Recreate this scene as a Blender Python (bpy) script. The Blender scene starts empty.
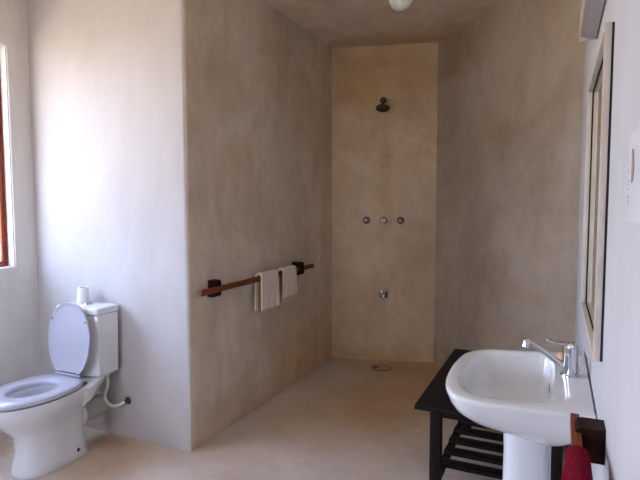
import bpy, bmesh, math, random
from mathutils import Vector, Matrix, noise
random.seed(7)
S = bpy.context.scene
C = S.collection
PI = math.pi

# ------------------------------------------------------------------ materials
def new_mat(name):
    m = bpy.data.materials.new(name); m.use_nodes = True
    nt = m.node_tree
    return m, nt, nt.nodes['Principled BSDF']

def simple(name, col, rough=.5, metal=0., spec=.5, coat=0., bump=0., bscale=40., sheen=0.):
    m, nt, b = new_mat(name)
    b.inputs['Base Color'].default_value = (*col, 1)
    b.inputs['Roughness'].default_value = rough
    b.inputs['Metallic'].default_value = metal
    b.inputs['Specular IOR Level'].default_value = spec
    b.inputs['Coat Weight'].default_value = coat
    b.inputs['Coat Roughness'].default_value = .06
    b.inputs['Sheen Weight'].default_value = sheen
    # light procedural variation so that nothing is perfectly uniform
    tc = nt.nodes.new('ShaderNodeTexCoord')
    n = nt.nodes.new('ShaderNodeTexNoise'); n.inputs['Scale'].default_value = 9
    nt.links.new(tc.outputs['Object'], n.inputs['Vector'])
    mx = nt.nodes.new('ShaderNodeMix'); mx.data_type = 'RGBA'
    mx.inputs['A'].default_value = (*[c*.94 for c in col], 1)
    mx.inputs['B'].default_value = (*[min(1, c*1.04) for c in col], 1)
    nt.links.new(n.outputs['Fac'], mx.inputs['Factor'])
    nt.links.new(mx.outputs['Result'], b.inputs['Base Color'])
    if bump:
        n2 = nt.nodes.new('ShaderNodeTexNoise'); n2.inputs['Scale'].default_value = bscale
        n2.inputs['Detail'].default_value = 4
        nt.links.new(tc.outputs['Object'], n2.inputs['Vector'])
        bp = nt.nodes.new('ShaderNodeBump'); bp.inputs['Strength'].default_value = bump
        bp.inputs['Distance'].default_value = .004
        nt.links.new(n2.outputs['Fac'], bp.inputs['Height'])
        nt.links.new(bp.outputs['Normal'], b.inputs['Normal'])
    return m

def blob(nt, tc, centre, radius, soft=1.):
    """0..1 mask around a point (surface stains), elliptical radii"""
    mp = nt.nodes.new('ShaderNodeMapping'); mp.vector_type = 'TEXTURE'
    mp.inputs['Location'].default_value = centre
    mp.inputs['Scale'].default_value = radius
    nt.links.new(tc.outputs['Object'], mp.inputs['Vector'])
    nz = nt.nodes.new('ShaderNodeTexNoise'); nz.inputs['Scale'].default_value = 2.2
    nz.inputs['Detail'].default_value = 5
    nt.links.new(mp.outputs['Vector'], nz.inputs['Vector'])
    add = nt.nodes.new('ShaderNodeVectorMath'); add.operation = 'MULTIPLY_ADD'
    add.inputs[1].default_value = (.9, .9, .9)
    nt.links.new(nz.outputs['Color'], add.inputs[0])
    nt.links.new(mp.outputs['Vector'], add.inputs[2])
    sub = nt.nodes.new('ShaderNodeVectorMath'); sub.operation = 'SUBTRACT'
    sub.inputs[1].default_value = (.45, .45, .45)
    nt.links.new(add.outputs[0], sub.inputs[0])
    ln = nt.nodes.new('ShaderNodeVectorMath'); ln.operation = 'LENGTH'
    nt.links.new(sub.outputs[0], ln.inputs[0])
    mr = nt.nodes.new('ShaderNodeMapRange'); mr.interpolation_type = 'SMOOTHSTEP'
    mr.inputs['From Min'].default_value = 1.15; mr.inputs['From Max'].default_value = max(0, 1-soft)
    nt.links.new(ln.outputs['Value'], mr.inputs['Value'])
    return mr.outputs['Result']

def plaster(name, c1, c2, scale=1.6, rough=.8, bump=.35, stains_and_tints=(), fine=(0.9, 1.05), spec=.25, streak=(1, 1, .35), blotch=.55):
    m, nt, b = new_mat(name)
    L = nt.links.new
    tc = nt.nodes.new('ShaderNodeTexCoord')
    mp = nt.nodes.new('ShaderNodeMapping'); mp.inputs['Scale'].default_value = streak
    L(tc.outputs['Object'], mp.inputs['Vector'])
    n1 = nt.nodes.new('ShaderNodeTexNoise'); n1.inputs['Scale'].default_value = scale
    n1.inputs['Detail'].default_value = 7; n1.inputs['Roughness'].default_value = .62
    n1.inputs['Distortion'].default_value = .5
    L(mp.outputs['Vector'], n1.inputs['Vector'])
    r1 = nt.nodes.new('ShaderNodeMapRange'); r1.inputs['From Min'].default_value = .33; r1.inputs['From Max'].default_value = .68
    L(n1.outputs['Fac'], r1.inputs['Value'])
    mx = nt.nodes.new('ShaderNodeMix'); mx.data_type = 'RGBA'
    mx.inputs['A'].default_value = (*c1, 1); mx.inputs['B'].default_value = (*c2, 1)
    L(r1.outputs['Result'], mx.inputs['Factor'])
    col = mx.outputs['Result']
    n2 = nt.nodes.new('ShaderNodeTexNoise'); n2.inputs['Scale'].default_value = 14
    n2.inputs['Detail'].default_value = 6; n2.inputs['Roughness'].default_value = .7
    L(mp.outputs['Vector'], n2.inputs['Vector'])
    r2 = nt.nodes.new('ShaderNodeMapRange'); r2.inputs['From Min'].default_value = .3; r2.inputs['From Max'].default_value = .7
    r2.inputs['To Min'].default_value = fine[0]; r2.inputs['To Max'].default_value = fine[1]
    L(n2.outputs['Fac'], r2.inputs['Value'])
    ml = nt.nodes.new('ShaderNodeVectorMath'); ml.operation = 'SCALE'
    L(col, ml.inputs[0]); L(r2.outputs['Result'], ml.inputs['Scale'])
    col = ml.outputs[0]
    nb = nt.nodes.new('ShaderNodeTexNoise'); nb.inputs['Scale'].default_value = 2.6
    nb.inputs['Detail'].default_value = 6; nb.inputs['Roughness'].default_value = .6; nb.inputs['Distortion'].default_value = .7
    L(tc.outputs['Object'], nb.inputs['Vector'])
    rb = nt.nodes.new('ShaderNodeMapRange'); rb.inputs['From Min'].default_value = .36; rb.inputs['From Max'].default_value = .6
    L(nb.outputs['Fac'], rb.inputs['Value'])
    bl = nt.nodes.new('ShaderNodeMix'); bl.data_type = 'RGBA'; bl.blend_type = 'MULTIPLY'; bl.inputs['Factor'].default_value = blotch
    br = nt.nodes.new('ShaderNodeMix'); br.data_type = 'RGBA'
    br.inputs['A'].default_value = (.80, .70, .58, 1); br.inputs['B'].default_value = (1.04, 1.04, 1.04, 1)
    L(rb.outputs['Result'], br.inputs['Factor']); L(col, bl.inputs['A']); L(br.outputs['Result'], bl.inputs['B'])
    col = bl.outputs['Result']
    for centre, radius, sc, amt in stains_and_tints:
        k = blob(nt, tc, centre, radius)
        mu = nt.nodes.new('ShaderNodeMath'); mu.operation = 'MULTIPLY'; mu.inputs[1].default_value = amt
        L(k, mu.inputs[0])
        sx = nt.nodes.new('ShaderNodeMix'); sx.data_type = 'RGBA'; sx.blend_type = 'MULTIPLY'
        sx.inputs['B'].default_value = (*sc, 1)
        L(mu.outputs[0], sx.inputs['Factor']); L(col, sx.inputs['A'])
        col = sx.outputs['Result']
    L(col, b.inputs['Base Color'])
    b.inputs['Roughness'].default_value = rough
    b.inputs['Specular IOR Level'].default_value = spec
    n3 = nt.nodes.new('ShaderNodeTexNoise'); n3.inputs['Scale'].default_value = 5
    n3.inputs['Detail'].default_value = 8; n3.inputs['Roughness'].default_value = .55
    L(tc.outputs['Object'], n3.inputs['Vector'])
    bp = nt.nodes.new('ShaderNodeBump'); bp.inputs['Strength'].default_value = bump
    bp.inputs['Distance'].default_value = .02
    L(n3.outputs['Fac'], bp.inputs['Height']); L(bp.outputs['Normal'], b.inputs['Normal'])
    return m

def wood(name, c1, c2, axis='Y', rough=.45, scale=6., spec=.4):
    m, nt, b = new_mat(name); L = nt.links.new
    tc = nt.nodes.new('ShaderNodeTexCoord')
    mp = nt.nodes.new('ShaderNodeMapping')
    s = {'X': (.12, 1, 1), 'Y': (1, .12, 1), 'Z': (1, 1, .12)}[axis]
    mp.inputs['Scale'].default_value = s
    L(tc.outputs['Object'], mp.inputs['Vector'])
    n = nt.nodes.new('ShaderNodeTexNoise'); n.inputs['Scale'].default_value = scale*12
    n.inputs['Detail'].default_value = 5; n.inputs['Distortion'].default_value = .8
    L(mp.outputs['Vector'], n.inputs['Vector'])
    r = nt.nodes.new('ShaderNodeMapRange'); r.inputs['From Min'].default_value = .35; r.inputs['From Max'].default_value = .65
    L(n.outputs['Fac'], r.inputs['Value'])
    mx = nt.nodes.new('ShaderNodeMix'); mx.data_type = 'RGBA'
    mx.inputs['A'].default_value = (*c1, 1); mx.inputs['B'].default_value = (*c2, 1)
    L(r.outputs['Result'], mx.inputs['Factor']); L(mx.outputs['Result'], b.inputs['Base Color'])
    b.inputs['Roughness'].default_value = rough; b.inputs['Specular IOR Level'].default_value = spec
    bp = nt.nodes.new('ShaderNodeBump'); bp.inputs['Strength'].default_value = .15; bp.inputs['Distance'].default_value = .002
    L(n.outputs['Fac'], bp.inputs['Height']); L(bp.outputs['Normal'], b.inputs['Normal'])
    return m

M = {}
CREAM1, CREAM2 = (.56, .52, .46), (.66, .62, .56)
M['plaster_pale'] = plaster('pale_plaster', blotch=.1, c1=(.50, .475, .465), c2=(.56, .535, .525), rough=.75, bump=.25, fine=(.95, 1.02),
    stains_and_tints=[((-2.62, 2.2, .02), (.5, .3, .16), (.85, .68, .45), .5), ((-2.1, 2.2, .15), (.7, .3, .5), (1., .95, .88), .8)])
M['plaster_grey'] = plaster('grey_plaster', (.66, .56, .44), (.80, .70, .575), rough=.75, bump=.3, streak=(1, 1, .3), fine=(.9, 1.06),
    stains_and_tints=[((-1.82, 4.1, 1.9), (.3, .25, 1.4), (.9, .78, .6), .5), ((-1.82, 3.7, 0), (.4, .9, .7), (.96, .76, .50), .8), ((-1.82, 2.7, 0), (.4, .9, .25), (.97, .84, .64), .6)])
M['plaster_left'] = plaster('window_wall_plaster', blotch=.12, c1=(.70, .67, .63), c2=(.77, .745, .71), rough=.8, bump=.3)
M['plaster_shower'] = plaster('shower_plaster', (.56, .425, .275), (.74, .58, .41), scale=1.2, rough=.7, bump=.3, streak=(1, 1, .7), fine=(.9, 1.06),
    stains_and_tints=[((-1.5, 4.3, 2.42), (.5, .6, .42), (.82, .64, .40), .6),
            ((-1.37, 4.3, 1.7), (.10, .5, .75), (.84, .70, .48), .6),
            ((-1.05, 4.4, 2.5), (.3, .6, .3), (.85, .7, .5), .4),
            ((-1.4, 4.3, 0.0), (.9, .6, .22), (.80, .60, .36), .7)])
M['plaster_diag'] = plaster('diagonal_plaster', (.43, .36, .285), (.54, .455, .365), scale=1.4, rough=.75, bump=.3, streak=(1, 1, .6), fine=(.92, 1.05),
    stains_and_tints=[((-.75, 4.2, 2.55), (.3, .3, .3), (.8, .68, .48), .7), ((-.5, 3.9, 1.8), (.5, .5, .35), (.85, .8, .72), .4),
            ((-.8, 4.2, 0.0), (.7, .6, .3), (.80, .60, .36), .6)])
M['plaster_right'] = plaster('basin_wall_plaster', blotch=.06, c1=(.58, .565, .56), c2=(.63, .615, .61), rough=.75, bump=.15, fine=(.96, 1.02))
M['ceiling'] = plaster('ceiling_plaster', (.70, .565, .46), (.82, .68, .565), scale=3, rough=.9, bump=.6, streak=(1, 1, 1),
    stains_and_tints=[((-1.2, 4.3, 2.73), (.9, .35, .4), (.78, .58, .34), .6)])
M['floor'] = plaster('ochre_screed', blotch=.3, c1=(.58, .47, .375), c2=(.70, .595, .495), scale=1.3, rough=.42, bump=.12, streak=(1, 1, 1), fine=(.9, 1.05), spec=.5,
    stains_and_tints=[((-2.35, 2.15, 0), (.25, .12, .3), (.62, .45, .28), .7), ((-1.2, 4.2, 0), (.8, .35, .3), (.80, .60, .38), .5),
            ((-.95, 3.75, 0), (.75, 1.1, .4), (.93, .76, .50), 1.0), ((-1.2, 3.1, 0), (.8, .8, .4), (.97, .88, .72), .8),  # ochre shower end against paler front: part stain, part light difference put into colour
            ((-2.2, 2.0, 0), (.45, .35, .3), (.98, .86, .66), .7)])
M['outside'] = plaster('sunlit_soil', (.56, .44, .28), (.68, .55, .38), scale=.4, rough=.95, bump=.2, streak=(1, 1, 1))
M['ceramic'] = simple('white_ceramic', (.80, .80, .805), .12, spec=.5, coat=.6)
M['seat'] = simple('white_seat_plastic', (.47, .465, .53), .25, spec=.5, coat=.2)
M['chrome'] = simple('polished_chrome', (.72, .73, .76), .10, 1.)
M['chrome_dull'] = simple('dull_chrome', (.22, .19, .17), .3, 1.)
M['bronze'] = simple('tarnished_dark_metal', (.055, .055, .045), .4, .6)
M['white_plastic'] = simple('white_plastic', (.78, .78, .76), .4)
M['grey_plastic'] = simple('pale_grey_plastic', (.50, .48, .45), .5)
M['pipe'] = simple('ridged_pipe', (.50, .47, .42), .5)
M['hinge'] = simple('dark_gap', (.06, .06, .10), .6)
M['water'] = simple('toilet_water', (.05, .07, .12), .03, spec=.8)
M['darkwood'] = wood('near_black_wood', (.006, .004, .0035), (.014, .009, .007), 'X', .55, spec=.15)
M['darkwood_z'] = wood('near_black_wood_leg', (.008, .005, .004), (.018, .010, .007), 'Z', .55, spec=.15)
M['redwood'] = wood('red_brown_wood', (.15, .035, .012), (.25, .065, .022), 'Y', .55, spec=.2)
M['bracket'] = wood('dark_brown_wood', (.014, .005, .003), (.036, .011, .006), 'Z', .55, spec=.12)
M['frame_wood'] = wood('varnished_frame_wood', (.20, .028, .012), (.32, .055, .02), 'Z', .35)
M['mirror_frame'] = wood('pale_painted_frame', (.58, .49, .42), (.68, .59, .52), 'Z', .5, spec=.3)
M['mirror'] = simple('mirror_glass', (.74, .78, .66), .02, 1.)
M['black'] = simple('black_backing', (.008, .008, .008), .7)
M['towel'] = simple('cream_terry', (.93, .82, .71), .95, spec=.1, bump=.9, bscale=260)
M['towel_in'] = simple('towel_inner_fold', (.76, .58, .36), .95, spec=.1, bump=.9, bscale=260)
M['redtowel'] = simple('red_terry', (.17, .010, .022), 1., spec=.0, bump=1., bscale=130)
M['paper_roll'] = simple('tissue_paper', (.84, .83, .83), .95, spec=.1, bump=.3, bscale=120)
M['card'] = simple('cardboard_core', (.45, .36, .27), .9)
M['soap'] = simple('peach_soap', (.85, .48, .28), .5)
M['opal'] = simple('opal_glass', (.80, .79, .76), .25, coat=.3)
M['light_body'] = simple('pinkish_grey_light_body', (.50, .42, .38), .5)
M['diffuser'] = simple('prismatic_diffuser', (.50, .48, .47), .35)
M['grout'] = simple('grey_sealant', (.20, .18, .17), .7)
M['sheet'] = simple('paper_sheet', (.66, .65, .66), .6)
M['ink'] = simple('faded_ink', (.34, .34, .42), .8)
M['stain'] = simple('brown_paper_edge', (.50, .40, .33), .9)
M['drain'] = simple('drain_cover_metal', (.46, .32, .19), .6, bump=.4)
M['rust'] = simple('rust_dirt', (.17, .085, .04), .9)
M['garden_wall'] = simple('ochre_garden_wall', (.17, .105, .03), .95)

def glass_mat():
    m = bpy.data.materials.new('window_glass'); m.use_nodes = True
    nt = m.node_tree; nt.nodes.clear()
    o = nt.nodes.new('ShaderNodeOutputMaterial'); t = nt.nodes.new('ShaderNodeBsdfTransparent')
    g = nt.nodes.new('ShaderNodeBsdfGlossy'); g.inputs['Roughness'].default_value = .02
    t.inputs['Color'].default_value = (.97, .98, .97, 1)
    x = nt.nodes.new('ShaderNodeMixShader'); x.inputs[0].default_value = .06
    nt.links.new(t.outputs[0], x.inputs[1]); nt.links.new(g.outputs[0], x.inputs[2]); nt.links.new(x.outputs[0], o.inputs[0])
    return m
M['glass'] = glass_mat()

# ------------------------------------------------------------------ helpers
def root_matrix(o):
    while o.parent: o = o.parent
    return Matrix.Translation(o.location) @ o.rotation_euler.to_matrix().to_4x4()

def obj(name, bm, mat, parent=None, smooth=True, world=False, base=None, angle=40):
    """one mesh object; world=True: vertices are in room coordinates"""
    if parent is not None and world:
        bm.transform(root_matrix(parent).inverted())
    if base is not None:
        bm.transform(Matrix.Translation(-Vector(base)))
    bmesh.ops.recalc_face_normals(bm, faces=bm.faces)
    me = bpy.data.meshes.new(name); bm.to_mesh(me); bm.free()
    me.materials.append(mat)
    if smooth:
        for p in me.polygons: p.use_smooth = True
        me.set_sharp_from_angle(angle=math.radians(angle))
    o = bpy.data.objects.new(name, me); C.objects.link(o)
    if parent is not None: o.parent = parent
    if base is not None: o.location = base
    return o

def tag(o, label, cat, group=None):
    o['label'] = label; o['category'] = cat
    if group: o['group'] = group
    return o

def thing(name, label, cat, loc=(0, 0, 0), rz=0., group=None):
    o = bpy.data.objects.new(name, None); o.empty_display_size = .05
    C.objects.link(o); o.location = loc; o.rotation_euler = (0, 0, rz)
    return tag(o, label, cat, group)

def struct(o):
    o['kind'] = 'structure'; return o

def box(bm, lo, hi, bev=0., seg=2):
    lo = Vector(lo); hi = Vector(hi)
    r = bmesh.ops.create_cube(bm, size=1)
    vs = r['verts']
    for v in vs:
        v.co = Vector([(lo[i]+hi[i])/2 + v.co[i]*(hi[i]-lo[i]) for i in range(3)])
    if bev:
        es = list({e for v in vs for e in v.link_edges})
        bmesh.ops.bevel(bm, geom=es, offset=bev, segments=seg, affect='EDGES', profile=.5)
    return bm

def loft(bm, rings, cap0=True, cap1=True, closed=False):
    """rings: lists of equally many points; skins them"""
    V = [[bm.verts.new(p) for p in r] for r in rings]
    n = len(rings[0])
    m = len(V)
    for i in range(m if closed else m-1):
        a, b = V[i], V[(i+1) % m]
        for k in range(n):
            bm.faces.new((a[k], a[(k+1) % n], b[(k+1) % n], b[k]))
    if not closed:
        if cap0: bm.faces.new(list(reversed(V[0])))
        if cap1: bm.faces.new(V[-1])
    return bm

def circ(c, r, z=None, n=24, axis='Z', ry=None):
    ry = ry or r
    out = []
    for k in range(n):
        a = 2*PI*k/n; u, v = r*math.cos(a), ry*math.sin(a)
        if axis == 'Z': out.append((c[0]+u, c[1]+v, c[2]))
        elif axis == 'Y': out.append((c[0]+u, c[1], c[2]+v))
        else: out.append((c[0], c[1]+u, c[2]+v))
    return out

def lathe(bm, prof, c=(0, 0, 0), axis='Z', n=28):
    """prof: (radius, height) pairs along the axis"""
    i = {'X': 0, 'Y': 1, 'Z': 2}[axis]
    rings = []
    for r, h in prof:
        cc = list(c); cc[i] += h
        rings.append(circ(cc, max(r, 1e-4), n=n, axis=axis))
    return loft(bm, rings)

def catmull(pts, steps=8, closed=False):
    P = [Vector(p) for p in pts]; out = []; n = len(P)
    rng = range(n) if closed else range(n-1)
    for i in rng:
        if closed: p0, p1, p2, p3 = P[(i-1) % n], P[i], P[(i+1) % n], P[(i+2) % n]
        else: p0, p1, p2, p3 = P[max(i-1, 0)], P[i], P[i+1], P[min(i+2, n-1)]
        for k in range(steps):
            t = k/steps
            out.append(.5*((2*p1)+(-p0+p2)*t+(2*p0-5*p1+4*p2-p3)*t*t+(-p0+3*p1-3*p2+p3)*t**3))
    if not closed: out.append(P[-1].copy())
    return out

def tube(bm, pts, radii, n=14, flat=1.):
    P = [Vector(p) for p in pts]
    if not hasattr(radii, '__len__'): radii = [radii]*len(P)
    rings = []; up = None
    for i, p in enumerate(P):
        d = (P[min(i+1, len(P)-1)]-P[max(i-1, 0)]).normalized()
        if up is None:
            up = Vector((0, 0, 1)) if abs(d.z) < .9 else Vector((0, 1, 0))
        s = d.cross(up).normalized(); u = s.cross(d).normalized(); up = u
        r = radii[i]
        rings.append([p+s*r*math.cos(2*PI*k/n)+u*r*flat*math.sin(2*PI*k/n) for k in range(n)])
    return loft(bm, rings)

def resample(pts, n):
    """closed polyline to n points of equal spacing"""
    P = [Vector(p) for p in pts]; P.append(P[0].copy())
    d = [0]
    for a, b in zip(P, P[1:]): d.append(d[-1]+(b-a).length)
    out = []; j = 0
    for k in range(n):
        t = d[-1]*k/n
        while d[j+1] < t: j += 1
        f = (t-d[j])/max(1e-9, d[j+1]-d[j]); out.append(P[j].lerp(P[j+1], f))
    return out

BM = bmesh.new

# ------------------------------------------------------------------ room shell
XL, XS, Y1, Y2, Y2B, XB, CH, XR, Y3 = -3.034, -1.8215, 2.232, 4.199, 4.439, -.955, 2.735, .1012, 3.13
YB = -1.35
T = .16

def lerp2(a, b, t): return (a[0]+(b[0]-a[0])*t, a[1]+(b[1]-a[1])*t)

def wall(name, inner, outer, mat, z0=-.02, z1=CH+.02, amp=.004, seg=.12, rough_edge=True):
    """hand-plastered wall: an inner face with gentle undulation, a flat outer face.
    inner/outer: plan polylines with as many points each"""
    bm = BM()
    # subdivide plan
    I = []; O = []
    for i in range(len(inner)-1):
        L = math.dist(inner[i], inner[i+1]); k = max(1, int(L/seg))
        for j in range(k):
            I.append(lerp2(inner[i], inner[i+1], j/k)); O.append(lerp2(outer[i], outer[i+1], j/k))
    I.append(inner[-1]); O.append(outer[-1])
    nz = int((z1-z0)/seg)
    N = len(I)
    def wob(p, z):
        e = 0. if p in (0, N-1) else 1.
        q = Vector((I[p][0]*1.3, I[p][1]*1.3, z*1.1))
        return e*amp*noise.noise(q)
    rings = []
    for j in range(nz+1):
        z = z0+(z1-z0)*j/nz
        row = []
        for p in range(N):
            d = Vector((O[p][0]-I[p][0], O[p][1]-I[p][1])).normalized()
            w = wob(p, z)
            row.append((I[p][0]-d.x*w, I[p][1]-d.y*w, z))
        row += [(O[p][0], O[p][1], z) for p in reversed(range(N))]
        rings.append(row)
    loft(bm, rings)
    return struct(obj(name, bm, mat, angle=35))

# block in front of the toilet alcove: two walls meeting in a rounded convex corner
R = .022
arc = [(XS-R+R*math.sin(a), Y1+R-R*math.cos(a)) for a in [PI/2*k/6 for k in range(7)]]
half = arc[:4]; half2 = arc[3:]
wall('wall_toilet', [(XL, Y1)]+half, [(XL, Y1+T), (XS-T, Y1+T), (XS-T+.001, Y1+T), (XS-T+.002, Y1+T), (XS-T+.003, Y1+T)], M['plaster_pale'], amp=.006)
wall('wall_shower_left', half2+[(XS, Y2)], [(XS-T+.003, Y1+T), (XS-T+.003, Y1+T+.001), (XS-T+.003, Y1+T+.002), (XS-T+.003, Y1+T+.003), (XS-T, Y2+.05)], M['plaster_grey'], amp=.008)
wall('wall_shower_back', [(XS, Y2), (XB, Y2B)], [(XS-.12, Y2+T), (XB+.05, Y2B+T+.03)], M['plaster_shower'], amp=.006)
wall('wall_shower_right', [(XB, Y2B), (XR, Y3)], [(XB+.05, Y2B+T+.03), (XR+T, Y3+.09)], M['plaster_diag'], amp=.008)
wall('wall_right', [(XR, Y3), (XR, YB)], [(XR+T, Y3+.09), (XR+T, YB)], M['plaster_right'], amp=.0)
# unseen wall behind the camera, with a window added to light the shower
BX0, BX1, BZ0, BZ1 = -2.35, -1.15, 1.0, 2.2
def back_wall():
    bm = BM(); xs = [XL-.25, BX0, BX1, XR+T]; zs = [-.02, BZ0, BZ1, CH+.02]
    g = {(s, i, j): bm.verts.new((x, y, z)) for s, y in enumerate((YB-.2, YB)) for i, x in enumerate(xs) for j, z in enumerate(zs)}
    for i in range(3):
        for j in range(3):
            if (i, j) == (1, 1): continue
            for q in (0, 1): bm.faces.new((g[q, i, j], g[q, i+1, j], g[q, i+1, j+1], g[q, i, j+1]))
    for i in range(3):
        for j in (0, 3): bm.faces.new((g[0, i, j], g[0, i+1, j], g[1, i+1, j], g[1, i, j]))
    for j in range(3):
        for i in (0, 3): bm.faces.new((g[0, i, j], g[0, i, j+1], g[1, i, j+1], g[1, i, j]))
    for i in (1, 2): bm.faces.new((g[0, i, 1], g[0, i, 2], g[1, i, 2], g[1, i, 1]))
    for j in (1, 2): bm.faces.new((g[0, 1, j], g[0, 2, j], g[1, 2, j], g[1, 1, j]))
    return struct(obj('wall_back', bm, M['plaster_left'], angle=50))
back_wall()

# left wall with the window opening
WY0, WY1, WZ0, WZ1 = .3, 2.085, 1.0, 2.33
def left_wall():
    bm = BM(); x0, x1 = XL-.25, XL
    ys = [YB, WY0, WY1, Y1+T]; zs = [-.02, WZ0, WZ1, CH+.02]
    g = {}
    for sx, x in enumerate((x0, x1)):
        for i, y in enumerate(ys):
            for j, z in enumerate(zs): g[sx, i, j] = bm.verts.new((x, y, z))
    for i in range(3):
        for j in range(3):
            if (i, j) == (1, 1): continue
            for s in (0, 1): bm.faces.new((g[s, i, j], g[s, i+1, j], g[s, i+1, j+1], g[s, i, j+1]))
    for i in range(3):
        for j in (0, 3): bm.faces.new((g[0, i, j], g[0, i+1, j], g[1, i+1, j], g[1, i, j]))
    for j in range(3):
        for i in (0, 3): bm.faces.new((g[0, i, j], g[0, i, j+1], g[1, i, j+1], g[1, i, j]))
    for i in (1, 2): bm.faces.new((g[0, i, 1], g[0, i, 2], g[1, i, 2], g[1, i, 1]))
    for j in (1, 2): bm.faces.new((g[0, 1, j], g[0, 2, j], g[1, 2, j], g[1, 1, j]))
    # soften the plastered edge of the opening
    es = [e for e in bm.edges if all(abs(v.co.x-x1) < 1e-6 and v.co.y in (WY0, WY1) or abs(v.co.x-x1) < 1e-6 and
          abs(v.co.y-WY0) < 1e-5 or abs(v.co.x-x1) < 1e-6 and abs(v.co.y-WY1) < 1e-5 for v in e.verts)
          and all(WZ0-1e-4 <= v.co.z <= WZ1+1e-4 for v in e.verts)]
    bmesh.ops.bevel(bm, geom=es, offset=.008, segments=3, affect='EDGES')
    return struct(obj('wall_left', bm, M['plaster_left'], angle=50))
left_wall()

def plan_slab(name, z0, z1, mat, grow=.0):
    bm = BM()
    P = [(XL-.2, YB-.1), (XR+.12, YB-.1), (XR+.12, Y3+.05), (XB+.05, Y2B+.12), (XS-.08, Y2+.12), (XS-.08, Y1+.1), (XL-.2, Y1+.1)]
    loft(bm, [[(x, y, z0) for x, y in P], [(x, y, z1) for x, y in P]])
    bmesh.ops.triangulate(bm, faces=bm.faces)
    return struct(obj(name, bm, mat, smooth=False))
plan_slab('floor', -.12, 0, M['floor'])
plan_slab('ceiling', CH, CH+.2, M['ceiling'])

# windows: varnished frame, two casements, glass
def window(name, a, b, c, d, place):
    """place(u, t, z): u along the wall, t outwards from the frame's inner face"""
    def bx(bm, u0, u1, t0, t1, z0, z1, bev=.004):
        p, q = Vector(place(u0, t0, z0)), Vector(place(u1, t1, z1))
        box(bm, [min(p[i], q[i]) for i in range(3)], [max(p[i], q[i]) for i in range(3)], bev)
    g = .001; w = .010; a += g; b -= g; c += g; d -= g; D = .045
    bm = BM()
    bx(bm, a, a+w, 0, D, c, d); bx(bm, b-w, b, 0, D, c, d); bx(bm, a+w, b-w, 0, D, c, c+w); bx(bm, a+w, b-w, 0, D, d-w, d)
    f = struct(obj(name, bm, M['frame_wood'], angle=50))
    mid = (a+b)/2; s = .020; z0, z1 = c+w+.002, d-w-.002
    for y0, y1 in ((a+w+.002, mid-.001), (mid+.001, b-w-.002)):
        bm = BM()
        bx(bm, y0, y0+s,   .004, .030, z0, z1); bx(bm, y1-s, y1,   .004, .030, z0, z1)
        bx(bm, y0+s, y1-s,   .004, .030, z0, z0+s); bx(bm, y0+s, y1-s,   .004, .030, z1-s, z1)
        sh = obj('casement', bm, M['frame_wood'], f, angle=50)
        bm = BM(); bx(bm, y0+s-.004, y1-s+.004,   .009, .013, z0+s-.004, z1-s+.004, 0)
        obj('glass_pane', bm, M['glass'], sh, smooth=False)
window('window_1', WY0, WY1, WZ0, WZ1, lambda u, t, z: (XL-.058-t, u, z))
window('window_added_fill', BX0, BX1, BZ0, BZ1, lambda u, t, z: (u, YB-.058-t, z))  # added unseen window, brings fill daylight into the shower

# ------------------------------------------------------------------ toilet
TB = (-2.466, 2.209, 0)
toilet = thing('toilet', 'white close-coupled toilet with its lid raised, against the pale wall', 'toilet', TB, math.radians(1.2))
def egg(v0, v1, w, z, vc=None, nb=2.0, nf=2.0, n=56, dz=0.):
    """closed plan outline, local: x across, y = -v away from the wall"""
    vc = v0+(v1-v0)*.45 if vc is None else vc
    out = []
    for k in range(n):
        a = 2*PI*k/n; c, s = math.cos(a), math.sin(a)
        e = nf if c > 0 else nb
        L = (v1-vc) if c > 0 else (vc-v0)
        x = w*math.copysign(abs(s)**(2/e), s); v = vc+L*math.copysign(abs(c)**(2/e), c)
        out.append((x, -v, z+dz*c))
    return out
bm = BM()
rings = [egg(.195, .565, .121, .0, .36, 4.5, 2.4), egg(.192, .570, .126, .010, .36, 4.5, 2.4), egg(.196, .562, .121, .035, .36, 4.5, 2.4),
         egg(.205, .545, .108, .12, .37, 4.5, 2.3), egg(.205, .555, .108, .20, .38, 4.5, 2.2),
         egg(.203, .60, .124, .245, .40, 4., 2.1), egg(.195, .655, .155, .30, .43, 3.2, 2.), egg(.18, .70, .182, .345, .45, 2.7, 2.),
         egg(.16, .712, .19, .385, .45, 2.4, 2.), egg(.165, .708, .187, .398, .45, 2.4, 2.),
         egg(.31, .60, .108, .398, .45), egg(.312, .595, .104, .382, .45), egg(.290, .62, .128, .374, .45), egg(.30, .60, .118, .33, .45), egg(.32, .57, .085, .26, .44), egg(.34, .52, .05, .21, .43)]
loft(bm, rings)
# cistern shelf: flows from the bowl back to the wall
def rrect(x, v0, v1, z, r=.02, n=56):
    pts = []
    for cx, cv, a0 in ((x-r, v1-r, 0), (-x+r, v1-r, 90), (-x+r, v0+r, 180), (x-r, v0+r, 270)):
        for k in range(7):
            a = math.radians(a0+90*k/6)
            pts.append((cx+r*math.cos(a), cv+r*math.sin(a)))
    return [Vector((p[0], -p[1], z)) for p in pts]
def xsec(v, hw, zt, zb, r=.03):
    """rounded section across the shelf at depth v"""
    pts = []
    cz = [(hw-r, zt-r*.6, 0), (-hw+r, zt-r*.6, 90), (-hw+r*1.6, zb+r, 180), (hw-r*1.6, zb+r, 270)]
    for cx, z, a0 in cz:
        for k in range(6):
            a = math.radians(a0+90*k/5)
            rr = r*.6 if a0 < 180 else r
            pts.append((cx+r*math.cos(a), -v, z+rr*math.sin(a)))
    return pts
loft(bm, [xsec(.004, .098, .408, .362), xsec(.02, .102, .411, .355), xsec(.08, .115, .411, .340), xsec(.15, .145, .408, .318), xsec(.21, .168, .398, .295), xsec(.26, .170, .398, .28), xsec(.29, .12, .39, .28)])
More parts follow.
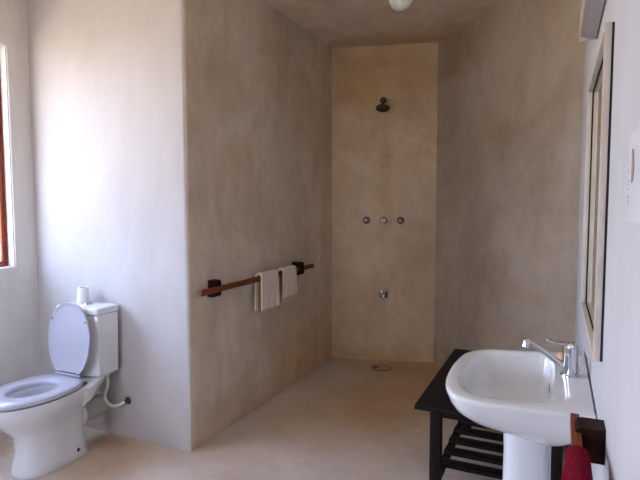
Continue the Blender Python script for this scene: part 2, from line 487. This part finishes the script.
pan = obj('pan', bm, M['ceramic'], toilet, angle=60)
bm = BM(); lathe(bm, [(.001, 0), (.011, 0), (.012, .004), (.008, .008), (.001, .009)], (.113, -.285, .045), 'X', 14)
obj('floor_bolt', bm, M['bronze'], pan)
bm = BM(); loft(bm, [egg(.315, .545, .064, .232, .43), egg(.315, .545, .064, .2325, .43)]); obj('water', bm, M['water'], pan)
# seat ring
bm = BM()
def seat_r(z, o, i):  # o: outer inset, i: hole grow
    return None
loft(bm, [egg(.205+.012, .722-.012, .190-.012, .407, .45, 2.5, 2.), egg(.205, .722, .194, .408, .45, 2.5, 2.), egg(.206, .721, .193, .420, .45, 2.5, 2.),
          egg(.214, .713, .185, .428, .45, 2.5, 2.), egg(.312, .600, .122, .430, .455), egg(.328, .580, .106, .426, .455), egg(.333, .574, .100, .414, .455), egg(.331, .576, .102, .403, .455)], closed=True)
obj('seat', bm, M['seat'], toilet, angle=70)
# raised lid, leaning slightly back against the cistern
def lidring(inset, off, n=48):
    out = []
    H = .408
    for k in range(n):
        a = 2*PI*k/n; c, s = math.cos(a), math.sin(a)
        hc = .222
        L = (H-hc) if s > 0 else hc
        e = 2.0 if s > 0 else 3.4
        x = .008+(.160-inset)*math.copysign(abs(c)**(2/e), c)
        h = hc+(L-inset)*math.copysign(abs(s)**(2/(2.0 if s > 0 else 3.0)), s)
        # narrower towards the hinge
        if s < 0: x *= 1-.20*abs(s)**1.3
        out.append((x, -(.238-.028*h/H)-off, .432+h))
    return out
bm = BM()
loft(bm, [lidring(.006, -.006), lidring(.001, -.002), lidring(0, .006), lidring(.003, .010), lidring(.008, .009), lidring(.014, .006), lidring(.03, .005), lidring(.09, .004)])
lid = obj('lid', bm, M['seat'], toilet, angle=60)
for sx in (-1, 1):
    bm = BM(); box(bm, (sx*.128-.008, -.232, .735), (sx*.128+.008, -.215, .747), .003); obj('lid_buffer', bm, M['seat'], lid)
bm = BM(); box(bm, (-.085, -.2465, .447), (.085, -.236, .4525), .001); obj('hinge_slot', bm, M['hinge'], lid)
bm = BM(); tube(bm, [(-.085, -.240, .437), (.095, -.240, .437)], .0065, 12); obj('hinge', bm, M['seat'], toilet)
# cistern
def cis(hw, d, z, bow=.028, r=.022):
    pts = []
    # back edge straight, front bowed
    n = 16
    for k in range(n+1):
        t = -1+2*k/n
        pts.append((hw*t*.999, -(d+bow*(1-t*t))))
    corner = [(hw, -d+r*.2), (hw, -.01), (hw-.008, -.004), (-hw+.008, -.004), (-hw, -.01), (-hw, -d+r*.2)]
    pts += corner
    P = resample([Vector((p[0], p[1], z)) for p in pts], 64)
    return P
bm = BM()
loft(bm, [cis(.139, .145, .4115), cis(.143, .15, .416), cis(.147, .153, .50), cis(.153, .158, .758), cis(.151, .156, .762)])
cistern = obj('cistern', bm, M['ceramic'], toilet, angle=35)
bm = BM()
loft(bm, [cis(.154, .160, .765), cis(.158, .164, .768), cis(.159, .165, .793), cis(.155, .161, .801), cis(.140, .146, .804)])
clid = obj('cistern_lid', bm, M['ceramic'], toilet, angle=50)
bm = BM(); lathe(bm, [(.001, 0), (.021, 0), (.021, .006), (.018, .010), (.016, .009), (.001, .010)], (.012, -.095, .803)); obj('flush_button', bm, M['chrome'], clid)
# ridged waste connector to the wall
bm = BM(); prof = [(.001, 0)]
n = 22
for k in range(n+1): prof.append((.059+(.006 if k % 2 else 0), .155*k/n))
prof.append((.001, .155))
lathe(bm, prof, (.0, -.168, .188), 'Y', 32)
wp = obj('waste_pipe', bm, M['pipe'], toilet, angle=30)
bm = BM(); lathe(bm, [(.05, 0), (.068, .0), (.071, .006), (.071, .04), (.066, .045), (.05, .045)], (.0, -.215, .186), 'Y', 32)
obj('pipe_collar', bm, M['white_plastic'], wp)
# the flexible water hose with its wall stop
RM = root_matrix(toilet).inverted()
pts = [RM @ Vector(p) for p in [(-2.348, 2.14, .415), (-2.346, 2.145, .37), (-2.366, 2.155, .315), (-2.395, 2.165, .265), (-2.390, 2.172, .222), (-2.352, 2.18, .198), (-2.312, 2.19, .206), (-2.285, 2.212, .222)]]
bm = BM(); tube(bm, catmull(pts, 6), .0085, 12); hose = obj('water_hose', bm, M['white_plastic'], toilet)
a = RM @ Vector((-2.348, 2.14, .375))
bm = BM(); lathe(bm, [(.001, 0), (.014, 0), (.014, .02), (.001, .02)], a, 'Z', 8); obj('hose_nut', bm, M['grey_plastic'], hose, angle=30)
bm = BM(); lathe(bm, [(.001, 0), (.023, 0), (.023, -.003), (.013, -.005), (.012, -.024), (.001, -.024)], (-2.278, 2.229, .225), 'Y', 20)
tag(obj('wall_valve', bm, M['chrome_dull'], base=(-2.278, 2.229, .225)), 'small round pipe outlet in the pale wall where the toilet hose ends', 'pipe outlet')

# tissue roll on the cistern
rp = RM.inverted() @ Vector((.0, 0, 0))
ROLL = (-2.530, 2.148, .8052)
roll = thing('toilet_roll', 'white toilet paper roll standing on the cistern lid beside the flush button', 'toilet paper', ROLL)
bm = BM()
prof = [(.019, 0), (.033, 0), (.034, .004), (.032, .05), (.029, .086), (.027, .090), (.019, .090)]
rings = [circ((.004*h/.1*1.5, 0, h), r, n=32) for r, h in prof]
loft(bm, rings, closed=True); obj('paper', bm, M['paper_roll'], roll, angle=50)
bm = BM()
loft(bm, [circ((0, 0, .001), .0188, n=24), circ((.0058, 0, .0905), .0188, n=24), circ((.0058, 0, .0905), .0168, n=24), circ((0, 0, .001), .0168, n=24)], closed=True)
obj('cardboard_core', bm, M['card'], roll)

# ------------------------------------------------------------------ wash basin
basin = thing('wash_basin', 'white ceramic pedestal wash basin on the right wall, below the mirror', 'wash basin', (-.03, 1.72, 0))
XW = XR-.003
outline = [(XW, 1.408), (.03, 1.408), (-.029, 1.404), (-.12, 1.398), (-.19, 1.397), (-.24, 1.416), (-.276, 1.466), (-.296, 1.55), (-.304, 1.65), (-.303, 1.75), (-.292, 1.845), (-.262, 1.912), (-.205, 1.950), (-.12, 1.973), (0, 2.005), (.05, 2.022), (XW, 2.036)]
side = catmull([(x, y, 0) for x, y in outline], 6)
ol = side + [Vector((XW, y, 0)) for y in (1.95, 1.85, 1.75, 1.65, 1.55)]
inner = catmull([(x, y, 0) for x, y in [(.0, 1.545), (-.018, 1.488), (-.07, 1.462), (-.14, 1.455), (-.2, 1.462), (-.236, 1.50), (-.256, 1.58), (-.263, 1.66), (-.261, 1.77), (-.247, 1.865), (-.215, 1.915), (-.15, 1.940), (-.08, 1.955), (-.03, 1.958), (-.006, 1.92), (.003, 1.80), (.003, 1.66)]], 6, closed=True)
N = 96
def by_angle(P, c, n):
    """star-shaped resampling about c"""
    P = [Vector((p.x, p.y)) for p in P]; out = []
    for k in range(n):
        a = 2*PI*k/n; d = Vector((math.cos(a), math.sin(a))); best = None
        for i in range(len(P)):
            p, q = P[i]-c, P[(i+1) % len(P)]-c
            e = q-p; den = d.x*e.y-d.y*e.x
            if abs(den) < 1e-12: continue
            t = (p.x*e.y-p.y*e.x)/den; s = (p.x*d.y-p.y*d.x)/den
            if t > 0 and -1e-6 <= s <= 1+1e-6 and (best is None or t > best): best = t
        out.append(c+d*best)
    return out
cen = Vector((-.10, 1.71))
O = by_angle(ol, cen, N); I = by_angle(inner, cen, N)
botc = Vector((-.03, 1.72))
def oring(f, z, inset=0., zb=None):
    out = []
    for p in O:
        q = botc.lerp(p, f)
        if inset: q = q+(cen-q).normalized()*inset
        if p.x > XW-.002: q.x = XW
        out.append((q.x, q.y, z))
    return out
def iring(f, z, cx=-.09, cy=1.71):
    c = Vector((cx, cy)); return [(*(c.lerp(p, f)), z) for p in I]
bm = BM()
def under(f, z):
    """underside: stays full at the wall, draws in at the front"""
    out = []
    for p in O:
        q = botc.lerp(p, f); 
        if p.x > XW-.002: q.x = XW
        else:
            w = min(1, max(0, (p.x+.24)/.26)); w = w*w*(3-2*w); q = q.lerp(Vector((q.x, p.y)), w*.62)
        out.append((q.x, q.y, z+.022*min(1, max(0, (q.x+.10)/.14))*(.846-z)/.13))
    return out
rings = [under(.40, .716), under(.48, .722), under(.64, .738), under(.80, .762), under(.91, .79), under(.965, .815), under(.99, .836), oring(1, .846), oring(1, .851, .004), oring(1, .8535, .012)]
rings += [[(O[k].lerp(I[k], .75).x, O[k].lerp(I[k], .75).y, .8535) for k in range(N)], iring(1.0, .851), iring(.975, .845), iring(.955, .83), iring(.91, .79), iring(.85, .765), iring(.7, .752), iring(.4, .745), iring(.12, .741)]
loft(bm, rings)
bowl = obj('bowl', bm, M['ceramic'], basin, world=True, angle=55)
bm = BM()
def ped(z, sx, sy, cx=-.070):
    return [(cx+sx*math.copysign(abs(math.cos(2*PI*k/40))**.8, math.cos(2*PI*k/40)), 1.72+sy*math.copysign(abs(math.sin(2*PI*k/40))**.8, math.sin(2*PI*k/40)), z) for k in range(40)]
loft(bm, [ped(0, .100, .100), ped(.02, .100, .100), ped(.06, .088, .085), ped(.3, .074, .072), ped(.6, .070, .068), ped(.70, .074, .072), ped(.735, .088, .09)])
obj('pedestal', bm, M['ceramic'], basin, world=True)
bm = BM(); lathe(bm, [(.001, 0), (.024, 0), (.024, .003), (.012, .004), (.01, .001), (.001, .001)], (-.09, 1.71, .742)); obj('plug_hole', bm, M['chrome'], bowl, world=True)
bm = BM()
rr = []
for off, s in ((0, 1.), (.002, 1.), (.0025, .7), (.001, .6)):
    rr.append([(-.0095-off, 1.70+.007*s*math.cos(2*PI*k/20), .815+.014*s*math.sin(2*PI*k/20)) for k in range(20)])
loft(bm, rr); obj('overflow_hole', bm, M['hinge'], bowl, world=True)
bm = BM(); box(bm, (XW-.002, 1.43, .8530), (XW+.0005, 2.035, .8565), .001); obj('sealant', bm, M['grout'], basin, world=True)

# mixer tap
FX, FY = .045, 1.735
tap = thing('mixer_tap', 'chrome single-lever mixer tap standing on the wash basin deck', 'tap', (FX, FY, .8535))
bm = BM(); lathe(bm, [(.001, 0), (.027, 0), (.027, .005), (.0235, .008), (.0225, .06), (.023, .085), (.0215, .094), (.001, .097)], (FX, FY, .8535)); obj('tap_body', bm, M['chrome'], tap, world=True)
bm = BM()
sp = catmull([(FX-.008, FY-.003, .872), (FX-.035, FY-.007, .895), (FX-.07, FY-.013, .923), (FX-.10, FY-.019, .944), (FX-.120, FY-.022, .951)], 6)
tube(bm, sp, [.0125-.003*i/(len(sp)-1) for i in range(len(sp))], 14, .85)
spout = obj('spout', bm, M['chrome'], tap, world=True)
bm = BM(); tube(bm, [(FX-.114, FY-.022, .957), (FX-.123, FY-.023, .952), (FX-.127, FY-.024, .935)], [.009, .0115, .0115], 16); obj('aerator', bm, M['chrome'], spout, world=True)
bm = BM()
lv = catmull([(FX+.014, FY, .945), (FX-.004, FY-.001, .952), (FX-.024, FY-.004, .955), (FX-.045, FY-.008, .957), (FX-.070, FY-.012, .962)], 6)
tube(bm, lv, [.014, .020, .022, .022, .021, .019, .016, .0155, .015, .014, .013, .012, .0115, .011, .0105, .010, .0095, .009, .0085, .008, .008, .0085, .009, .0085, .006][:len(lv)], 14, .62)
obj('lever', bm, M['chrome'], tap, world=True)
bm = BM(); tube(bm, catmull([(FX+.020, FY-.012, .9), (FX+.0265, FY-.013, .88), (FX+.027, FY-.013, .862)], 3), .0022, 8)
obj('pop_up_rod', bm, M['chrome'], tap, world=True)
# soap
bm = BM(); bmesh.ops.create_icosphere(bm, subdivisions=3, radius=1)
for v in bm.verts:
    v.co = Vector((v.co.x*.017, v.co.y*.024, v.co.z*.014)); v.co *= 1+.05*noise.noise(v.co*60)
    v.co += Vector((.024, 1.895, .8672))
tag(obj('soap', bm, M['soap'], base=(.024, 1.895, .8535)), 'small worn peach soap lying on the basin deck behind the tap', 'soap')

# ------------------------------------------------------------------ mirror on the right wall
MY0, MY1, MZ0, MZ1 = 1.325, 2.06, 1.018, 1.780
XF = .0815
mir = thing('wall_mirror', 'tall mirror in a pale box frame on the wall above the basin', 'mirror', (XR, (MY0+MY1)/2, MZ0))
bm = BM(); w = .012; e = XR-.0052
# mitred frame: thin box-section mouldings standing proud of the glass
box(bm, (XF, MY0, MZ0), (e, MY0+w, MZ1), .0012); box(bm, (XF, MY1-w, MZ0), (e, MY1, MZ1), .0012)
box(bm, (XF, MY0+w, MZ0), (e, MY1-w, MZ0+w), .0012); box(bm, (XF, MY0+w, MZ1-w), (e, MY1-w, MZ1), .0012)
obj('mirror_frame', bm, M['mirror_frame'], mir, world=True, angle=50)
bm = BM(); box(bm, (XR-.0030, MY0+.013, MZ0+.013), (XR-.0012, MY1-.013, MZ1-.013)); obj('mirror_glass', bm, M['mirror'], mir, smooth=False, world=True)
bm = BM(); e0, e1 = e+.0001, XR-.0004
box(bm, (e0, MY0+.001, MZ0+.001), (e1, MY0+w+.0005, MZ1-.001)); box(bm, (e0, MY1-w-.0005, MZ0+.001), (e1, MY1-.001, MZ1-.001))
box(bm, (e0, MY0+w+.0005, MZ0+.001), (e1, MY1-w-.0005, MZ0+w+.0005)); box(bm, (e0, MY0+w+.0005, MZ1-w-.0005), (e1, MY1-w-.0005, MZ1-.001))
obj('backing_frame', bm, M['black'], mir, smooth=False, world=True)

# strip light over the mirror
LY0, LY1, LZ = 1.36, 1.955, 1.925
lt = thing('wall_light', 'boxy strip light high on the wall above the mirror, cut by the top edge', 'wall light', (XR, (LY0+LY1)/2, LZ))
bm = BM(); box(bm, (.049, LY0+.012, LZ+.003), (XR-.0005, LY1-.012, LZ+.085), .002); obj('light_body', bm, M['light_body'], lt, world=True)
bm = BM(); box(bm, (.064, LY0+.013, LZ-.004), (XR-.006, LY1-.02, LZ+.004), .001); obj('diffuser', bm, M['diffuser'], lt, world=True)
for y0, y1 in ((LY0, LY0+.012), (LY1-.012, LY1)):
    bm = BM(); box(bm, (.0465, y0, LZ-.007), (XR-.0005, y1, LZ+.088), .002); obj('end_cap', bm, M['light_body'], lt, world=True)

# paper sheet on the right wall
pp = thing('paper_notice', 'faded white paper notice stuck to the right wall near the picture edge', 'notice', (XR, .9, 1.355))
bm = BM(); n = 10
def sheet_pt(i, j, dx):
    y = .962-.24*i/n; z = 1.353+.135*j/n
    bulge = .0022*math.exp(-((i/n-.14)/.07)**2)*(.2+.8*j/n)
    return (XR-.0006-bulge-dx, y, z)
loft(bm, [[sheet_pt(i, j, .0006) for i in range(n+1)]+[sheet_pt(i, j, 0) for i in reversed(range(n+1))] for j in range(n+1)])
sh = obj('sheet', bm, M['sheet'], pp, world=True)
bm = BM(); random.seed(3)
z = 1.378
while z < 1.448:
    h = random.choice([.002, .003, .005]); wd = random.uniform(.002, .006)
    box(bm, (XR-.0021, .948, z), (XR-.0011, .948+wd*1.6, z+h)); z += h+random.choice([.002, .004, .009])
o = obj('printed_text', bm, M['ink'], sh, world=True, smooth=False)
bm = BM()
loft(bm, [[(XR-a, y+b, z) for a, b in ((.0040, 0), (.0022, 0), (.0022, w), (.0040, w))] for y, z, w in ((.899, 1.412, .003), (.890, 1.432, .014), (.900, 1.462, .003))])
obj('torn_edge', bm, M['stain'], sh, world=True)

# ------------------------------------------------------------------ towel rails
def bracket_mesh(s, x0, y0, y1, z0, z1, depth):
    """wooden block with rounded outer corners; s = direction away from the wall"""
    bm = BM(); r = .018; pr = [(x0, z0), ]
    pts = [(0, z0), (depth-r*1.2, z0)]
    for k in range(7):
        a = -PI/2+PI/2*k/6; pts.append((depth-r+r*math.cos(a), z0+r+r*math.sin(a)))
    for k in range(7):
        a = PI/2*k/6; pts.append((depth-r+r*math.cos(a), z1-r+r*math.sin(a)))
    pts += [(depth-r*1.2, z1), (0, z1)]
    loft(bm, [[(x0+s*p[0], y, p[1]) for p in pts] for y in (y0, y0+.002, y1-.002, y1)])
    return bm
# left rail on the shower wall
rail = thing('towel_rail', 'reddish wooden towel rail on two dark blocks, on the shower side wall', 'towel rail', (XS+.001, 2.95, .9))
RX0, RX1, RZ0, RZ1 = XS+.048, XS+.068, .879, .911
bm = BM(); box(bm, (RX0, 2.262, RZ0), (RX1, 3.69, RZ1), .003)
obj('rail_bar', bm, M['redwood'], rail, world=True)
for yb, dp, wy in ((2.405, .054, .055), (3.43, .073, .07)):
    bm = bracket_mesh(1, XS+.0005, yb, yb+wy, .848, .945, dp); obj('rail_bracket', bm, M['bracket'], rail, world=True)
# right rail near the camera
rail2 = thing('towel_rail', 'dark wooden towel rail block and bar below the basin edge, beside the red towel', 'towel rail', (XR-.001, 1.0, .9))
bm = BM(); box(bm, (.037, .42, .878), (.056, 1.285, .905), .003); obj('rail_bar', bm, M['redwood'], rail2, world=True)
for yb in (1.175, .5):
    bm = bracket_mesh(-1, XR-.0005, yb, yb+.06, .845, .917, .0575); obj('rail_bracket', bm, M['bracket'], rail2, world=True)

# hanging hand towels
def draped(xc, zt, y0, y1, front, back, hw, th=.006, sgn=1, seed=0, wav=.004, nu=44, nv=26, flare=.0):
    """closed cloth shell hanging over a bar along y"""
    rt = hw
    def path(off):
        P = []
        r = rt+off
        nb = 16
        for k in range(nb): P.append((xc-sgn*r, zt-back+(back)*k/nb - 0, -1))
        for k in range(13):
            a = PI-PI*k/12; P.append((xc+sgn*r*math.cos(a), zt+r*math.sin(a), 0))
        for k in range(1, nb+1): P.append((xc+sgn*r, zt-front*k/nb, 1))
        return P
    A, B = path(0), path(th)
    bm = BM(); rings = []
    def pt(p, j):
        t = j/nv; y = y0+(y1-y0)*t
        d = max(0, zt-p[1]); 
        w = wav*(d/.2)*noise.noise(Vector((y*22+seed, d*5, p[2]*3.+seed)))*1.6
        yy = y+(.5-t)*(-flare)*d + .003*noise.noise(Vector((d*20, t*3, seed)))
        x = p[0]+(abs(w) if p[2]*1 > 0 else w*.4)*sgn
        if p[2] < 0: x = p[0]+sgn*abs(w)*.4
        zz = p[1]+(.004*noise.noise(Vector((y*14, seed, p[2]))) if d > .1 else 0)
        return (x, yy, zz)
    for j in range(nv+1):
        rings.append([pt(p, j) for p in A]+[pt(p, j) for p in reversed(B)])
    loft(bm, rings)
    return bm
bx = (RX0+RX1)/2; zt = RZ1-.004
def hand_towel(y0, y1, label, seed, front, inner_f, back):
    t = thing('hand_towel', label, 'towel', (bx, (y0+y1)/2, zt-front), 0, 'cream towels on the wooden rail')
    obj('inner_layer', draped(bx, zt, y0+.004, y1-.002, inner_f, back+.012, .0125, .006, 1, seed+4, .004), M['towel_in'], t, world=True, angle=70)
    obj('outer_layer', draped(bx, zt, y0, y1, front, back, .0195, .009, 1, seed, .007, flare=.10), M['towel'], t, world=True, angle=70)
hand_towel(2.865, 3.075, 'cream folded towel on the wooden rail, the larger one nearer the toilet', 1.3, .215, .232, .222)
hand_towel(3.155, 3.345, 'cream folded towel on the wooden rail, the smaller one beside the far block', 5.1, .178, .215, .185)

# red towel bunched over the near rail
def red_towel():
    """thick terry towel hung over the bar; below the bar its two halves fall together"""
    bm = BM(); rings = []; xc, zt, y0, y1, nv = .0465, .893, 1.088, .78, 34
    sm = lambda a, b, x: (lambda t: t*t*(3-2*t))(min(1, max(0, (x-a)/(b-a))))
    def path(outer):
        P = []
        for side in (-1, 1):
            seg = []
            for k in range(1, 23):
                d = .36*k/22; pin = sm(.012, .06, d)
                r = .0155-.0145*pin + (0 if not outer else .0065+.0195*pin+.004*sm(.1, .3, d))
                seg.append((side*r, -d))
            if side < 0: P += seg[::-1]
            else: tail = seg
        R_ = .0155+(.0065 if outer else 0)
        for k in range(15):
            a = PI-PI*k/14; P.append((R_*math.cos(a), R_*math.sin(a)))
        return P+tail
    A, B = path(False), path(True)
    for j in range(nv+1):
        t = j/nv; y = y0+(y1-y0)*t
        e = 1-.45*max(0, 1-t/.08)**2
        row = []
        for P, out in ((A, 0), (B[::-1], 1)):
            for px, pz in P:
                q = px
                if out: q = (px-math.copysign(.0155, px)*0)*1.0 + math.copysign(1, px)*.003*noise.noise(Vector((y*35, pz*14, 3+math.copysign(1, px))))*min(1, -pz*15 if pz < 0 else 0)
                yy = y+.010*(-pz/.36 if pz < 0 else 0)*noise.noise(Vector((pz*9, 1.7, 0)))+(.012*min(1, -pz/.1) if pz < 0 and j == 0 else 0)
                row.append((xc+q, yy, zt+pz))
        rings.append(row)
    loft(bm, rings)
    return obj('hand_towel', bm, M['redtowel'], base=(xc, .96, .53), angle=80)
tag(red_towel(), 'dark red terry towel hanging at the bottom right below the basin', 'towel')

# ------------------------------------------------------------------ slatted table
TX0, TX1, TY0, TY1, TZ = -.553, .052, 2.185, 3.165, .50
tb = thing('side_table', 'black wooden side table with slatted lower shelf behind the basin', 'table', ((TX0+TX1)/2, (TY0+TY1)/2, 0))
bm = BM(); box(bm, (TX0, TY0, TZ-.02), (TX1, TY1, TZ), .003); obj('table_top', bm, M['darkwood'], tb, world=True)
lx = [(-.488, -.440), (-.003, .042)]; ly = [(2.205, 2.250), (3.09, 3.135)]
for a in lx:
    for b in ly:
        bm = BM(); box(bm, (a[0], b[0], 0), (a[1], b[1], TZ-.02), .003); obj('leg', bm, M['darkwood_z'], tb, world=True)
bm = BM(); az0, az1 = TZ-.048, TZ-.0205
box(bm, (lx[0][1], 2.212, az0), (lx[1][0], 2.232, az1)); box(bm, (lx[0][1], 3.105, az0), (lx[1][0], 3.125, az1))
box(bm, (-.475, ly[0][1], az0), (-.455, ly[1][0], az1)); box(bm, (.010, ly[0][1], az0), (.030, ly[1][0], az1))
obj('apron', bm, M['darkwood'], tb, world=True)
for a in (( -.480, -.448), (.004, .036)):
    bm = BM(); box(bm, (a[0], ly[0][1], .135), (a[1], ly[1][0], .165), .002); obj('shelf_rail', bm, M['darkwood_z'], tb, world=True)
for k in range(6):
    y = 2.335+.128*k
    bm = BM(); box(bm, (-.476, y, .1655), (.032, y+.062, .183), .002); obj('shelf_slat', bm, M['darkwood'], tb, world=True)

# ------------------------------------------------------------------ shower fittings (local frame: wall at y=0, -y into the room)
ANG = math.atan2(Y2B-Y2, XB-XS)
def on_wall(x, z, lift=0.002):
    y = Y2+(x-XS)*(Y2B-Y2)/(XB-XS)
    n = Vector((math.sin(ANG), -math.cos(ANG)))
    return (x+n.x*lift, y+n.y*lift, z)
sh = thing('shower_rose', 'dark metal shower head high on the shower back wall', 'shower rose', on_wall(-1.392, 2.27), ANG)
bm = BM(); lathe(bm, [(.001, 0), (.030, 0), (.028, -.008), (.016, -.014), (.001, -.014)], (0, 0, 0), 'Y'); obj('flange', bm, M['bronze'], sh)
bm = BM(); tube(bm, catmull([(0, -.01, 0), (0, -.045, .002), (0, -.085, -.012), (0, -.105, -.035)], 6), .0095, 14)
bmesh.ops.create_uvsphere(bm, u_segments=16, v_segments=10, radius=.017, matrix=Matrix.Translation((0, -.108, -.042))); obj('shower_arm', bm, M['bronze'], sh)
bm = BM()
lathe(bm, [(.001, .0), (.016, 0), (.018, -.012), (.034, -.026), (.055, -.034), (.058, -.040), (.056, -.046), (.048, -.045), (.001, -.043)], (0, 0, 0), 'Z', 32)
bm.transform(Matrix.Translation((0, -.112, -.050)) @ Matrix.Rotation(math.radians(-20), 4, 'X')); obj('spray_plate', bm, M['bronze'], sh)

def shower_tap(x, label):
    t = thing('shower_tap', label, 'shower tap', on_wall(x, 1.241), ANG, 'round taps on the shower wall')
    bm = BM(); lathe(bm, [(.001, 0), (.031, 0), (.030, -.004), (.024, -.009), (.001, -.010)], (0, 0, 0), 'Y'); obj('flange', bm, M['chrome_dull'], t)
    bm = BM(); lathe(bm, [(.001, -.008), (.011, -.008), (.011, -.030), (.017, -.034), (.018, -.052), (.013, -.057), (.001, -.058)], (0, 0, 0), 'Y')
    for k in range(4):
        a = PI/4+PI/2*k
        tube(bm, [(0, -.043, 0), (.024*math.cos(a), -.043, .024*math.sin(a)), (.030*math.cos(a), -.043, .030*math.sin(a))], [.006, .0065, .005], 10)
    obj('cross_handle', bm, M['chrome_dull'], t)
shower_tap(-1.527, 'round cross-handle shower tap left of the central shower valve')
shower_tap(-1.243, 'round cross-handle shower tap right of the central shower valve')
t = thing('shower_valve', 'bright chrome shower valve with short lever between the two taps', 'shower valve', on_wall(-1.384, 1.241), ANG)
bm = BM(); lathe(bm, [(.001, 0), (.034, 0), (.033, -.005), (.022, -.010), (.020, -.045), (.014, -.052), (.001, -.053)], (0, 0, 0), 'Y'); obj('valve_body', bm, M['chrome'], t)
bm = BM(); tube(bm, [(0, -.045, .010), (0, -.056, -.012), (0, -.062, -.048)], [.009, .007, .005], 12); obj('lever', bm, M['chrome'], t)
t = thing('shower_spout', 'small square chrome fitting low on the shower back wall', 'spout', on_wall(-1.378, .595), ANG)
bm = BM(); box(bm, (-.035, -.010, -.035), (.035, 0, .035), .006, 3); obj('back_plate', bm, M['chrome_dull'], t)
bm = BM(); tube(bm, catmull([(0, -.008, .008), (0, -.035, .008), (0, -.050, -.004), (0, -.052, -.024)], 5), .0125, 14); obj('nozzle', bm, M['chrome'], t)

# floor drain
dr = thing('floor_drain', 'rust-edged drain cover sunk in the shower floor', 'drain', (-1.325, 4.10, 0))
bm = BM()
def dring(r, z): return [((r*(1+.04*math.sin(3*a)))*math.cos(a), (r)*math.sin(a), z) for a in [2*PI*k/36 for k in range(36)]]
loft(bm, [dring(.083, 0), dring(.083, .003), dring(.078, .0045), dring(.074, .003), dring(.074, .0)], closed=True); obj('rim', bm, M['rust'], dr)
bm = BM(); loft(bm, [dring(.073, .0005), dring(.073, .003), dring(.03, .004)])
obj('cover', bm, M['drain'], dr)
bm = BM(); random.seed(5)
loft(bm, [[(-.048+(.030+.006*math.sin(5*a))*math.cos(a), -.005+.022*math.sin(a), z) for a in [2*PI*k/20 for k in range(20)]] for z in (.0035, .0052)])
obj('rust_patch', bm, M['rust'], dr)

# ceiling lamp
cl = thing('ceiling_light', 'round white opal globe light on the ceiling above the shower', 'ceiling light', (-.905, 3.14, CH))
bm = BM(); bmesh.ops.create_uvsphere(bm, u_segments=40, v_segments=24, radius=.074, matrix=Matrix.Translation((-.905, 3.14, 2.628))); obj('globe', bm, M['opal'], cl, world=True)
bm = BM(); lathe(bm, [(.001, 0), (.050, 0), (.050, -.012), (.043, -.045), (.001, -.045)], (-.905, 3.14, CH-.0005)); obj('lamp_holder', bm, M['white_plastic'], cl, world=True)

# ------------------------------------------------------------------ outside
bm = BM()
loft(bm, [[(-40, -30, z), (30, -30, z), (30, 34, z), (-40, 34, z)] for z in (-.3, -.15)])
struct(obj('ground', bm, M['outside'], smooth=False))

bm = BM(); box(bm, (-9.3, -12, -.16), (-9.0, 26, .95)); struct(obj('wall_garden', bm, M['garden_wall'], smooth=False))

# ------------------------------------------------------------------ light
W = bpy.data.worlds.new('World'); S.world = W; W.use_nodes = True
nt = W.node_tree; bg = nt.nodes['Background']
tc = nt.nodes.new('ShaderNodeTexCoord'); sp = nt.nodes.new('ShaderNodeSeparateXYZ')
nt.links.new(tc.outputs['Generated'], sp.inputs[0])
cr = nt.nodes.new('ShaderNodeValToRGB')
cr.color_ramp.elements[0].position = .0; cr.color_ramp.elements[0].color = (.72, .79, 1., 1)
cr.color_ramp.elements[1].position = .6; cr.color_ramp.elements[1].color = (.45, .60, 1., 1)
nt.links.new(sp.outputs['Z'], cr.inputs['Fac']); nt.links.new(cr.outputs['Color'], bg.inputs['Color'])
bg.inputs['Strength'].default_value = 3.7

sun = bpy.data.lights.new('sun', 'SUN'); sun.energy = 8.5; sun.angle = math.radians(.6); sun.color = (1, .93, .82)
so = bpy.data.objects.new('sun', sun); C.objects.link(so)
d = Vector((-.55, .25, -1.0)).normalized()          # comes over the roof: never enters the window
so.rotation_euler = d.to_track_quat('-Z', 'Y').to_euler()
# portals in the window openings guide sampling of the sky (they emit nothing themselves)
for loc, w_, h_, dr_ in (((XL-.16, (WY0+WY1)/2, (WZ0+WZ1)/2), WY1-WY0, WZ1-WZ0, (1, 0, 0)), (((BX0+BX1)/2, YB-.15, (BZ0+BZ1)/2), BX1-BX0, BZ1-BZ0, (0, 1, 0))):
    pl = bpy.data.lights.new('window_portal', 'AREA'); pl.shape = 'RECTANGLE'; pl.size = w_; pl.size_y = h_
    pl.cycles.is_portal = True
    po = bpy.data.objects.new('window_portal', pl); C.objects.link(po); po.location = loc
    po.rotation_euler = Vector(dr_).to_track_quat('-Z', 'Y').to_euler()

# ------------------------------------------------------------------ camera
cam = bpy.data.cameras.new('camera'); co = bpy.data.objects.new('camera', cam); C.objects.link(co)
yaw, pit, rol = .4324, .0688, -.0012
F = Vector((-math.sin(yaw)*math.cos(pit), math.cos(yaw)*math.cos(pit), -math.sin(pit)))
Rt = Vector((math.cos(yaw), math.sin(yaw), 0)); U = Rt.cross(F)
c, s = math.cos(rol), math.sin(rol)
R2 = c*Rt+s*U; U2 = -s*Rt+c*U
mt = Matrix((R2, U2, -F)).transposed().to_4x4(); mt.translation = (0, 0, 1.38)
co.matrix_world = mt
cam.sensor_width = 36; cam.lens = 516.09/640*36; cam.clip_start = .01
S.camera = co
S.view_settings.view_transform = 'Standard'; S.view_settings.look = 'None'
S.view_settings.gamma = 1; S.view_settings.use_curve_mapping = False
S.view_settings.exposure = 2.03
